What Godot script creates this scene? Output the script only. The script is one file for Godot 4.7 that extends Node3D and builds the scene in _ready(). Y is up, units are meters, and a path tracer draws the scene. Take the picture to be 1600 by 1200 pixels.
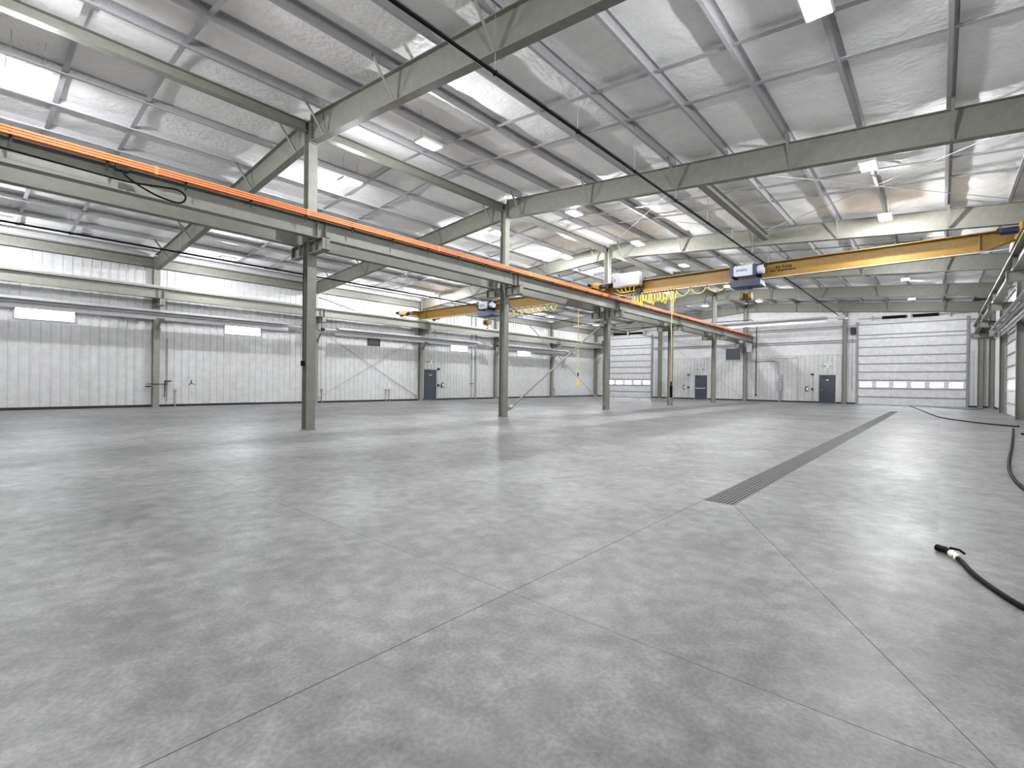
extends Node3D
# Empty two-aisle crane hall: +X across the hall, -Z towards the far end wall, metres.

const RIDGE := -12.45          # x of the ridge and of the middle column row
const PITCH := 1.0 / 12.0
const RAFTER_TOP := 8.17       # top of the rafters at the ridge
const RAFTER_DEPTH := 0.67
const Z_FAR := -44.65
const Z_BACK := 9.4
const X_LEFT := -27.35
const X_RIGHT := 2.65
const Z_FIRST := -6.18         # frame 0
const BAY := 7.62
const PURLINS := [0.75, 2.2, 3.7, 5.2, 6.6, 8.05, 9.55, 11.0, 12.55, 14.0]  # offsets from the ridge

var mats := {}
var used := {}
var rng := RandomNumberGenerator.new()

# ---------------------------------------------------------------- naming
func numbered(base: String) -> String:
	if not used.has(base):
		used[base] = 0
		return base
	used[base] += 1
	return "%s_%03d" % [base, used[base]]

func thing(called: String, label: String, category: String, at := Vector3.ZERO, group := "") -> Node3D:
	var o := Node3D.new()
	o.name = numbered(called)
	add_child(o)
	o.position = at
	o.set_meta("label", label)
	o.set_meta("category", category)
	if group != "":
		o.set_meta("group", group)
	return o

func setting(called: String) -> Node3D:
	var o := Node3D.new()
	o.name = called
	add_child(o)
	o.set_meta("kind", "structure")
	return o

func part(called: String, mesh: Mesh, m: Material, parent: Node3D, at := Vector3.ZERO, b := Basis.IDENTITY) -> MeshInstance3D:
	var o := MeshInstance3D.new()
	o.name = called
	o.mesh = mesh
	o.material_override = m
	o.cast_shadow = GeometryInstance3D.SHADOW_CASTING_SETTING_ON
	parent.add_child(o, true)
	o.transform = Transform3D(b, at)
	return o

# ---------------------------------------------------------------- meshes
func begin() -> SurfaceTool:
	var s := SurfaceTool.new()
	s.begin(Mesh.PRIMITIVE_TRIANGLES)
	s.set_smooth_group(-1)
	return s

func done(s: SurfaceTool) -> ArrayMesh:
	s.generate_normals()
	return s.commit()

func tri(s: SurfaceTool, a: Vector3, b: Vector3, c: Vector3) -> void:
	s.add_vertex(a); s.add_vertex(c); s.add_vertex(b)

func quad(s: SurfaceTool, a: Vector3, b: Vector3, c: Vector3, d: Vector3) -> void:
	tri(s, a, b, c)
	tri(s, a, c, d)

func box(s: SurfaceTool, c: Vector3, size: Vector3, b := Basis.IDENTITY) -> void:
	var h := size * 0.5
	var p := []
	for i in 8:
		p.append(c + b * Vector3(h.x if i & 1 else -h.x, h.y if i & 2 else -h.y, h.z if i & 4 else -h.z))
	quad(s, p[4], p[5], p[7], p[6])
	quad(s, p[1], p[0], p[2], p[3])
	quad(s, p[5], p[1], p[3], p[7])
	quad(s, p[0], p[4], p[6], p[2])
	quad(s, p[6], p[7], p[3], p[2])
	quad(s, p[0], p[1], p[5], p[4])

func span(s: SurfaceTool, a: Vector3, b: Vector3) -> void:   # box from corner to corner
	box(s, (a + b) * 0.5, (b - a).abs())

func box_mesh(size: Vector3) -> ArrayMesh:
	var s := begin()
	box(s, Vector3.ZERO, size)
	return done(s)

func extrude(s: SurfaceTool, poly: PackedVector2Array, o: Vector3, ax: Vector3, ay: Vector3, dir: Vector3) -> void:
	var p := poly.duplicate()
	if Geometry2D.is_polygon_clockwise(p) == (ax.cross(ay).dot(dir) > 0.0):
		p.reverse()
	var n := p.size()
	var a := []
	for v in p:
		a.append(o + ax * v.x + ay * v.y)
	for i in n:
		var j := (i + 1) % n
		quad(s, a[i], a[j], a[j] + dir, a[i] + dir)
	var t := Geometry2D.triangulate_polygon(p)
	for i in range(0, t.size(), 3):
		var q: Vector3 = (a[t[i + 1]] - a[t[i]]).cross(a[t[i + 2]] - a[t[i]])
		var f := q.dot(dir) > 0.0
		var i1: int = t[i + 1] if f else t[i + 2]
		var i2: int = t[i + 2] if f else t[i + 1]
		tri(s, a[t[i]] + dir, a[i1] + dir, a[i2] + dir)
		tri(s, a[t[i]], a[i2], a[i1])

func i_shape(h: float, w_top: float, w_bottom: float, tf: float, tw: float) -> PackedVector2Array:
	return PackedVector2Array([Vector2(-w_bottom / 2, 0), Vector2(w_bottom / 2, 0), Vector2(w_bottom / 2, tf), Vector2(tw / 2, tf), Vector2(tw / 2, h - tf), Vector2(w_top / 2, h - tf),
		Vector2(w_top / 2, h), Vector2(-w_top / 2, h), Vector2(-w_top / 2, h - tf), Vector2(-tw / 2, h - tf), Vector2(-tw / 2, tf), Vector2(-w_bottom / 2, tf)])

func sheet(pts: Array, t: float) -> PackedVector2Array:   # an open line of points made into a thin folded sheet
	var up := PackedVector2Array()
	var down := PackedVector2Array()
	for i in pts.size():
		var d0: Vector2 = (pts[i] - pts[max(i - 1, 0)]).normalized()
		var d1: Vector2 = (pts[min(i + 1, pts.size() - 1)] - pts[i]).normalized()
		var d := (d0 + d1).normalized()
		var n := Vector2(-d.y, d.x)
		var k: float = 1.0 / maxf(0.5, n.dot(Vector2(-d0.y, d0.x) if i > 0 else Vector2(-d1.y, d1.x)))
		up.append(pts[i] + n * t * 0.5 * k)
		down.append(pts[i] - n * t * 0.5 * k)
	down.reverse()
	up.append_array(down)
	return up

func chamfered(w: float, h: float, c: float) -> PackedVector2Array:
	var x := w / 2
	var y := h / 2
	return PackedVector2Array([Vector2(-x + c, -y), Vector2(x - c, -y), Vector2(x, -y + c), Vector2(x, y - c), Vector2(x - c, y), Vector2(-x + c, y), Vector2(-x, y - c), Vector2(-x, -y + c)])

func soft_box(size: Vector3, c: float) -> ArrayMesh:   # long edges along z chamfered
	var s := begin()
	extrude(s, chamfered(size.x, size.y, c), Vector3(0, 0, -size.z / 2), Vector3.RIGHT, Vector3.UP, Vector3(0, 0, size.z))
	return done(s)

func tube(s: SurfaceTool, pts: Array, r: float, n := 8, caps := true) -> void:
	var rings := []
	var side := Vector3.ZERO
	for i in pts.size():
		var d: Vector3 = (pts[min(i + 1, pts.size() - 1)] - pts[max(i - 1, 0)]).normalized()
		if side == Vector3.ZERO:
			side = d.cross(Vector3.UP if absf(d.y) < 0.9 else Vector3.RIGHT).normalized()
		side = (side - d * side.dot(d)).normalized()
		var other := d.cross(side)
		var ring := []
		for k in n:
			var a := TAU * k / n
			ring.append(pts[i] + (side * cos(a) + other * sin(a)) * r)
		rings.append(ring)
	s.set_smooth_group(0)
	for i in pts.size() - 1:
		for k in n:
			var j := (k + 1) % n
			quad(s, rings[i][k], rings[i][j], rings[i + 1][j], rings[i + 1][k])
	s.set_smooth_group(-1)
	if caps:
		for k in range(1, n - 1):
			tri(s, rings[0][0], rings[0][k + 1], rings[0][k])
			tri(s, rings[-1][0], rings[-1][k], rings[-1][k + 1])

func tube_mesh(pts: Array, r: float, n := 8) -> ArrayMesh:
	var s := begin()
	tube(s, pts, r, n)
	return done(s)

func smooth_path(keys: Array, steps := 6) -> Array:
	var out := []
	for i in keys.size() - 1:
		var a: Vector3 = keys[max(i - 1, 0)]
		var b: Vector3 = keys[i]
		var c: Vector3 = keys[i + 1]
		var d: Vector3 = keys[min(i + 2, keys.size() - 1)]
		for k in steps:
			out.append(b.cubic_interpolate(c, a, d, float(k) / steps))
	out.append(keys[-1])
	return out

# ---------------------------------------------------------------- textures and materials
func noise_image(size: int, seed_value: int, freq: float, octaves := 4, type := FastNoiseLite.TYPE_SIMPLEX_SMOOTH) -> Image:
	var f := FastNoiseLite.new()
	f.seed = seed_value
	f.noise_type = type
	f.frequency = freq
	f.fractal_octaves = octaves
	return f.get_seamless_image(size, size)

func plain_noise(size: int, seed_value: int, freq: float, octaves := 5) -> Image:
	var f := FastNoiseLite.new()
	f.seed = seed_value
	f.noise_type = FastNoiseLite.TYPE_SIMPLEX_SMOOTH
	f.frequency = freq
	f.fractal_octaves = octaves
	return f.get_image(size, size)

func grey_texture(layers: Array, size: int, lo: float, hi: float, tint := Color.WHITE) -> ImageTexture:
	# layers: [image, weight, contrast]
	var out := Image.create(size, size, false, Image.FORMAT_RGB8)
	var datas := []
	for l in layers:
		var im: Image = l[0]
		im.convert(Image.FORMAT_L8)
		datas.append(im.get_data())
	var bytes := PackedByteArray()
	bytes.resize(size * size * 3)
	for i in size * size:
		var v := 0.0
		for k in layers.size():
			v += (clampf((datas[k][i] / 255.0 - 0.5) * layers[k][2] + 0.5, 0.0, 1.0)) * layers[k][1]
		v = lerpf(lo, hi, clampf(v, 0.0, 1.0)) * 255.0
		bytes[i * 3] = int(clampf(v * tint.r, 0, 255))
		bytes[i * 3 + 1] = int(clampf(v * tint.g, 0, 255))
		bytes[i * 3 + 2] = int(clampf(v * tint.b, 0, 255))
	out = Image.create_from_data(size, size, false, Image.FORMAT_RGB8, bytes)
	return ImageTexture.create_from_image(out)

func plain(called: String, c: Color, rough: float, metal := 0.0) -> StandardMaterial3D:
	var m := StandardMaterial3D.new()
	m.resource_name = called
	m.albedo_color = c
	m.roughness = rough
	m.metallic = metal
	mats[called] = m
	return m

func grained(m: StandardMaterial3D, t: Texture2D, scale: float) -> void:
	m.albedo_texture = t
	m.uv1_triplanar = true
	m.uv1_world_triplanar = true
	m.uv1_scale = Vector3.ONE * scale

func make_materials() -> void:
	var mottle := grey_texture([[noise_image(256, 3, 0.02), 0.6, 1.6], [noise_image(256, 4, 0.12), 0.4, 1.4]], 256, 0.9, 1.0)
	var spangle := grey_texture([[noise_image(256, 5, 0.06, 2, FastNoiseLite.TYPE_CELLULAR), 0.6, 1.5], [noise_image(256, 6, 0.03), 0.4, 1.5]], 256, 0.88, 1.0)
	grained(plain("steel_paint", Color(0.5, 0.5, 0.465), 0.5), mottle, 0.7)
	grained(plain("galvanised", Color(0.7, 0.7, 0.71), 0.45, 0.1), spangle, 1.6)
	grained(plain("liner_white", Color(0.76, 0.76, 0.76), 0.45), mottle, 0.35)
	grained(plain("wall_facing", Color(0.8, 0.8, 0.8), 0.55), mottle, 0.35)
	grained(plain("door_white", Color(0.81, 0.81, 0.815), 0.45), mottle, 0.4)
	var vinyl := plain("vinyl_facing", Color(0.985, 0.985, 0.98), 0.6)
	grained(vinyl, grey_texture([[noise_image(512, 8, 0.012), 0.6, 1.5], [noise_image(512, 9, 0.06), 0.4, 1.6]], 512, 0.95, 1.0), 0.25)
	vinyl.heightmap_enabled = true
	vinyl.heightmap_texture = grey_texture([[noise_image(512, 18, 0.01, 5), 0.7, 1.6], [noise_image(512, 19, 0.05, 3), 0.3, 1.4]], 512, 0.0, 1.0)
	vinyl.heightmap_scale = 2.5
	# concrete: broad trowel clouds, mid mottling, then fine speckle as the detail layer
	var con := plain("concrete", Color(0.67, 0.67, 0.665), 0.34)
	con.metallic_specular = 0.3
	grained(con, grey_texture([[plain_noise(1536, 21, 0.011, 6), 0.28, 1.0], [plain_noise(1536, 22, 0.04, 6), 0.34, 1.0], [plain_noise(1536, 23, 0.16, 5), 0.38, 1.0]], 1536, 0.6, 1.06), 1.0 / 60.0)
	con.detail_enabled = true
	con.detail_blend_mode = BaseMaterial3D.BLEND_MODE_MUL
	con.detail_uv_layer = BaseMaterial3D.DETAIL_UV_2
	con.detail_albedo = grey_texture([[noise_image(1024, 31, 0.015, 5), 0.35, 1.0], [noise_image(1024, 32, 0.08, 5), 0.4, 1.0], [noise_image(1024, 33, 0.3, 3), 0.25, 1.0]], 1024, 0.64, 1.08)
	con.uv2_triplanar = true
	con.uv2_world_triplanar = true
	con.uv2_scale = Vector3.ONE / 2.7
	con.roughness = 1.0
	con.roughness_texture = grey_texture([[plain_noise(1024, 41, 0.02, 6), 0.55, 1.0], [plain_noise(1024, 42, 0.09, 4), 0.45, 1.0]], 1024, 0.36, 0.58)
	plain("joint_dark", Color(0.2, 0.2, 0.2), 0.9)
	grained(plain("drain_iron", Color(0.38, 0.38, 0.38), 0.7, 0.0), spangle, 3.0)
	plain("base_black", Color(0.075, 0.075, 0.08), 0.6)
	grained(plain("crane_yellow", Color(0.53, 0.4, 0.11), 0.5), mottle, 0.9)
	plain("cable_yellow", Color(0.9, 0.8, 0.25), 0.5)
	plain("hoist_blue", Color(0.05, 0.1, 0.26), 0.4)
	plain("hoist_grey", Color(0.72, 0.74, 0.77), 0.45)
	plain("cabinet_grey", Color(0.52, 0.52, 0.54), 0.5)
	plain("conductor_orange", Color(0.93, 0.53, 0.32), 0.45)
	plain("rubber_black", Color(0.03, 0.03, 0.032), 0.7).metallic_specular = 0.25
	plain("iron_black", Color(0.07, 0.07, 0.075), 0.5, 0.3)
	plain("pipe_black", Color(0.04, 0.04, 0.042), 0.7).metallic_specular = 0.25
	plain("door_navy", Color(0.19, 0.21, 0.255), 0.5)
	plain("chrome", Color(0.85, 0.85, 0.86), 0.25, 0.9)
	grained(plain("aluminium", Color(0.92, 0.92, 0.925), 0.3, 0.7), mottle, 0.6)
	plain("sign_white", Color(0.9, 0.92, 0.9), 0.5)
	plain("sign_green", Color(0.05, 0.45, 0.22), 0.5)
	plain("window_frame_grey", Color(0.55, 0.55, 0.56), 0.5)
	plain("strut_grey", Color(0.5, 0.5, 0.51), 0.5)
	plain("tape_white", Color(0.86, 0.86, 0.8), 0.6)
	var glass := plain("glass", Color(0.95, 0.97, 1.0, 0.06), 0.03)
	glass.transparency = BaseMaterial3D.TRANSPARENCY_ALPHA
	var lens := plain("led_lens", Color(1, 1, 1), 0.6)
	lens.emission_enabled = true
	lens.emission = Color(1, 0.99, 0.97)
	lens.emission_energy_multiplier = 6.0
	plain("fixture_white", Color(0.9, 0.9, 0.9), 0.5)

func frame_z(k: int) -> float:
	return Z_FIRST - BAY * k

func roof_y(x: float) -> float:      # top of the rafters
	return RAFTER_TOP - absf(x - RIDGE) * PITCH

# ---------------------------------------------------------------- setting
func _ready() -> void:
	rng.seed = 7
	# camera
	var cam := Camera3D.new()
	cam.name = "camera"
	cam.fov = 76.132
	cam.near = 0.05
	cam.far = 300.0
	cam.rotation_order = EULER_ORDER_YXZ
	cam.rotation_degrees = Vector3(-0.147, 41.16, 0.642)
	cam.position = Vector3(0, 1.30, 0)
	add_child(cam)
	cam.current = true
	# bright overcast day outside
	var env := Environment.new()
	var sky := Sky.new()
	var sm := ProceduralSkyMaterial.new()
	sm.sky_top_color = Color(0.86, 0.9, 0.95)
	sm.sky_horizon_color = Color(0.97, 0.98, 1.0)
	sm.ground_horizon_color = Color(0.93, 0.94, 0.95)
	sm.ground_bottom_color = Color(0.8, 0.8, 0.8)
	sm.sky_energy_multiplier = 4.0
	sm.ground_energy_multiplier = 3.5
	sky.sky_material = sm
	env.background_mode = Environment.BG_SKY
	env.sky = sky
	env.tonemap_mode = Environment.TONE_MAPPER_LINEAR
	env.tonemap_exposure = 1.45
	env.sdfgi_enabled = true
	env.ssao_enabled = true
	env.ssil_enabled = true
	var we := WorldEnvironment.new()
	we.name = "world_environment"
	we.environment = env
	add_child(we)

	make_materials()
	build_floor()
	build_walls()
	build_roof()
	build_frames()
	build_runways()
	build_bracing()
	build_doors()
	build_lights()
	build_cranes()
	build_heaters()
	build_services()
	build_floor_things()

func slab(parent: Node3D, poly: PackedVector2Array) -> void:
	var inset := Geometry2D.offset_polygon(poly, -0.002)
	for p in inset:
		var s := begin()
		extrude(s, p, Vector3(0, -0.03, 0), Vector3.RIGHT, Vector3.BACK, Vector3(0, 0.03, 0))
		part("slab", done(s), mats.concrete, parent)

func rect(x0: float, x1: float, z0: float, z1: float) -> PackedVector2Array:
	return PackedVector2Array([Vector2(x0, z0), Vector2(x1, z0), Vector2(x1, z1), Vector2(x0, z1)])

func build_floor() -> void:
	var f := setting("floor")
	var s := begin()
	span(s, Vector3(X_LEFT - 0.3, -0.3, Z_FAR - 0.3), Vector3(X_RIGHT + 0.3, -0.03, Z_BACK + 0.3))
	part("subbase", done(s), mats.joint_dark, f)
	var xs := [X_LEFT, -19.9, RIDGE, -7.2, -2.0]
	var zs := [Z_BACK, 6.1, 1.9, -2.29, -6.5, -10.7, -14.9, -19.1, -23.3, -27.5, -31.7, -35.9, -40.1, Z_FAR]
	for i in xs.size() - 1:
		for j in zs.size() - 1:
			slab(f, rect(xs[i], xs[i + 1], zs[j + 1], zs[j]))
	# the strip that holds the trench drain, and the slabs beyond it with their diagonal crack joint
	var d0 := -5.58
	var d1 := -33.2
	slab(f, rect(-2.0, -1.67, Z_FAR, d1))
	var cr := Vector2(0.2, -2.29)
	slab(f, PackedVector2Array([Vector2(-2.0, d0), Vector2(-1.67, d0), cr, Vector2(-2.0, -2.29)]))
	slab(f, PackedVector2Array([Vector2(-1.67, d0), Vector2(-1.67, -6.5), Vector2(X_RIGHT, -6.5), Vector2(X_RIGHT, -2.29), cr]))
	slab(f, PackedVector2Array([Vector2(-2.0, -2.29), cr, Vector2(2.5, 1.9), Vector2(-2.0, 1.9)]))
	slab(f, PackedVector2Array([cr, Vector2(X_RIGHT, -2.29), Vector2(X_RIGHT, 1.9), Vector2(2.5, 1.9)]))
	for j in zs.size() - 1:
		if zs[j] > 0.0 and zs[j] > 1.95 or zs[j] < -6.0:
			slab(f, rect(-2.0 if zs[j] > 0.0 else -1.67, X_RIGHT, zs[j + 1], zs[j]))
	# trench drain grates
	var drain := thing("trench_drain", "long dark iron grated drain strip set flush in the concrete floor", "drain", Vector3(-1.835, 0, 0))
	s = begin()
	for k in 8:
		box(s, Vector3(-0.147 + k * 0.042, -0.012, 0), Vector3(0.03, 0.02, 0.49))
	box(s, Vector3(0, -0.014, 0.235), Vector3(0.32, 0.02, 0.02))
	box(s, Vector3(0, -0.014, -0.235), Vector3(0.32, 0.02, 0.02))
	box(s, Vector3(0, -0.014, 0), Vector3(0.32, 0.02, 0.03))
	var grate := done(s)
	var z := d0 - 0.25
	while z > d1:
		part("grate", grate, mats.drain_iron, drain, Vector3(0, 0, z))
		z -= 0.495

func liner_mesh(h: float) -> ArrayMesh:
	# one 305 mm wide liner strip, rib on its edge, facing +z of its own frame
	var s := begin()
	extrude(s, PackedVector2Array([Vector2(0, 0), Vector2(0.303, 0), Vector2(0.303, 0.012), Vector2(0.294, 0.042), Vector2(0.262, 0.042), Vector2(0.252, 0.012), Vector2(0.14, 0.012), Vector2(0.135, 0.015), Vector2(0.125, 0.015), Vector2(0.12, 0.012), Vector2(0, 0.012)]), Vector3.ZERO, Vector3.RIGHT, Vector3.BACK, Vector3(0, h, 0))
	return done(s)

var liner_cache := {}
func liner(parent: Node3D, y0: float, y1: float, at: Vector3, b: Basis) -> void:
	var key := "%.3f" % (y1 - y0)
	if not liner_cache.has(key):
		liner_cache[key] = liner_mesh(y1 - y0)
	part("wall_panel", liner_cache[key], mats.liner_white, parent, at + Vector3(0, y0, 0), b)

func build_walls() -> void:
	var wins := [[-1.6, -3.42], [-9.1, -10.86], [-24.3, -26.04], [-31.9, -33.66]]
	var wy0 := 3.62
	var wy1 := 4.15
	# left wall with four strip windows
	var wl := setting("wall_left")
	var s := begin()
	var xa := X_LEFT - 0.25
	span(s, Vector3(xa, 0, Z_FAR - 0.25), Vector3(X_LEFT, wy0, Z_BACK + 0.25))
	span(s, Vector3(xa, wy1, Z_FAR - 0.25), Vector3(X_LEFT, 7.3, Z_BACK + 0.25))
	var zz := Z_BACK + 0.25
	for w in wins:
		span(s, Vector3(xa, wy0, w[0]), Vector3(X_LEFT, wy1, zz))
		zz = w[1]
	span(s, Vector3(xa, wy0, Z_FAR - 0.25), Vector3(X_LEFT, wy1, zz))
	part("wall_core", done(s), mats.liner_white, wl)
	var bl := Basis(Vector3.UP, PI / 2)      # local +z -> world +x, local +x -> world -z
	var z := 4.3
	while z - 0.305 > Z_FAR:
		var cut := false
		for w in wins:
			if z > w[1] and z - 0.305 < w[0]:
				cut = true
		if cut:
			liner(wl, 0.11, wy0, Vector3(X_LEFT, 0, z), bl)
			liner(wl, wy1, 6.39, Vector3(X_LEFT, 0, z), bl)
		else:
			liner(wl, 0.11, 6.39, Vector3(X_LEFT, 0, z), bl)
		z -= 0.305
	for i in wins.size():
		var o := setting("window_%d" % (i + 1))
		var a: float = wins[i][1]
		var b: float = wins[i][0]
		s = begin()
		var xf := X_LEFT + 0.02
		span(s, Vector3(xf - 0.1, wy0 - 0.04, a - 0.04), Vector3(xf + 0.03, wy0 + 0.02, b + 0.04))
		span(s, Vector3(xf - 0.1, wy1 - 0.02, a - 0.04), Vector3(xf + 0.03, wy1 + 0.04, b + 0.04))
		span(s, Vector3(xf - 0.1, wy0 + 0.02, a - 0.04), Vector3(xf + 0.03, wy1 - 0.02, a + 0.03))
		span(s, Vector3(xf - 0.1, wy0 + 0.02, b - 0.03), Vector3(xf + 0.03, wy1 - 0.02, b + 0.04))
		part("window_frame", done(s), mats.window_frame_grey, o)
		s = begin()
		span(s, Vector3(X_LEFT - 0.06, wy0 + 0.02, a + 0.03), Vector3(X_LEFT - 0.05, wy1 - 0.02, b - 0.03))
		part("pane", done(s), mats.glass, o)
	# far end wall: openings for two sectional doors
	var wf := setting("wall_far")
	s = begin()
	var z0 := Z_FAR - 0.25
	var top := 5.9
	var open_a := [-26.0, -21.1]
	var open_b := [-4.68, 1.28]
	for e in [[X_LEFT - 0.25, open_a[0]], [open_a[1], open_b[0]], [open_b[1], X_RIGHT + 0.25]]:
		span(s, Vector3(e[0], 0, z0), Vector3(e[1], top, Z_FAR))
	span(s, Vector3(X_LEFT - 0.25, top, z0), Vector3(X_RIGHT + 0.25, 8.6, Z_FAR))
	part("wall_core", done(s), mats.wall_facing, wf)
	var x := X_LEFT + 0.02
	while x + 0.305 < X_RIGHT:
		var mid := x + 0.15
		var blocked: bool = (mid > open_a[0] - 0.1 and mid < open_a[1] + 0.1) or (mid > open_b[0] - 0.12 and mid < open_b[1] + 0.1)
		var man: bool = (mid > -16.95 and mid < -15.7) or (mid > -7.2 and mid < -6.0)
		if man:
			liner(wf, 2.2, 3.74, Vector3(x, 0, Z_FAR), Basis.IDENTITY)
		elif not blocked:
			liner(wf, 0.11, 3.74, Vector3(x, 0, Z_FAR), Basis.IDENTITY)
		x += 0.305
	# exposed girts above the liner
	var zp := sheet([Vector2(0.2, 0.03), Vector2(0.2, 0.0), Vector2(0.0, 0.0), Vector2(0.0, 0.18), Vector2(0.2, 0.18), Vector2(0.2, 0.15)], 0.008)
	for g in [[-20.9, -12.6], [-12.3, -5.66], [-5.35, -4.75], [1.35, X_RIGHT]]:
		for y in [4.66, 5.72]:
			s = begin()
			extrude(s, zp, Vector3(g[0], y, Z_FAR), Vector3.BACK, Vector3.UP, Vector3(g[1] - g[0], 0, 0))
			part("girt", done(s), mats.galvanised, wf)
		s = begin()
		span(s, Vector3(g[0], 3.72, Z_FAR), Vector3(g[1], 3.78, Z_FAR + 0.05))
		part("liner_trim", done(s), mats.liner_white, wf)
	# right wall, one sectional door between the far columns
	var wr := setting("wall_right")
	s = begin()
	span(s, Vector3(X_RIGHT, 0, Z_FAR - 0.25), Vector3(X_RIGHT + 0.25, 7.3, Z_BACK + 0.25))
	part("wall_core", done(s), mats.liner_white, wr)
	var br := Basis(Vector3.UP, -PI / 2)
	z = Z_FAR + 0.02
	while z < Z_BACK - 0.4:
		if z + 0.15 < -36.2 or z + 0.15 > -29.6:
			liner(wr, 0.11, 6.39, Vector3(X_RIGHT, 0, z), br)
		z += 0.305
	var wb := setting("wall_back")
	s = begin()
	span(s, Vector3(X_LEFT - 0.25, 0, Z_BACK), Vector3(X_RIGHT + 0.25, 8.6, Z_BACK + 0.25))
	part("wall_core", done(s), mats.liner_white, wb)
	# black base strips
	var bs := setting("baseboard_left")
	s = begin()
	span(s, Vector3(X_LEFT, 0, Z_FAR), Vector3(X_LEFT + 0.02, 0.11, -22.95))
	span(s, Vector3(X_LEFT, 0, -21.85), Vector3(X_LEFT + 0.02, 0.11, Z_BACK))
	part("base_strip", done(s), mats.base_black, bs)
	bs = setting("baseboard_far")
	s = begin()
	for e in [[X_LEFT, -26.0], [-21.1, -16.9], [-15.74, -7.16], [-6.05, -4.7], [1.3, X_RIGHT]]:
		span(s, Vector3(e[0], 0, Z_FAR), Vector3(e[1], 0.11, Z_FAR + 0.02))
	part("base_strip", done(s), mats.base_black, bs)
	bs = setting("baseboard_right")
	s = begin()
	span(s, Vector3(X_RIGHT - 0.02, 0, -29.4), Vector3(X_RIGHT, 0.11, Z_BACK))
	span(s, Vector3(X_RIGHT - 0.02, 0, Z_FAR), Vector3(X_RIGHT, 0.11, -36.3))
	part("base_strip", done(s), mats.base_black, bs)

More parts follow.
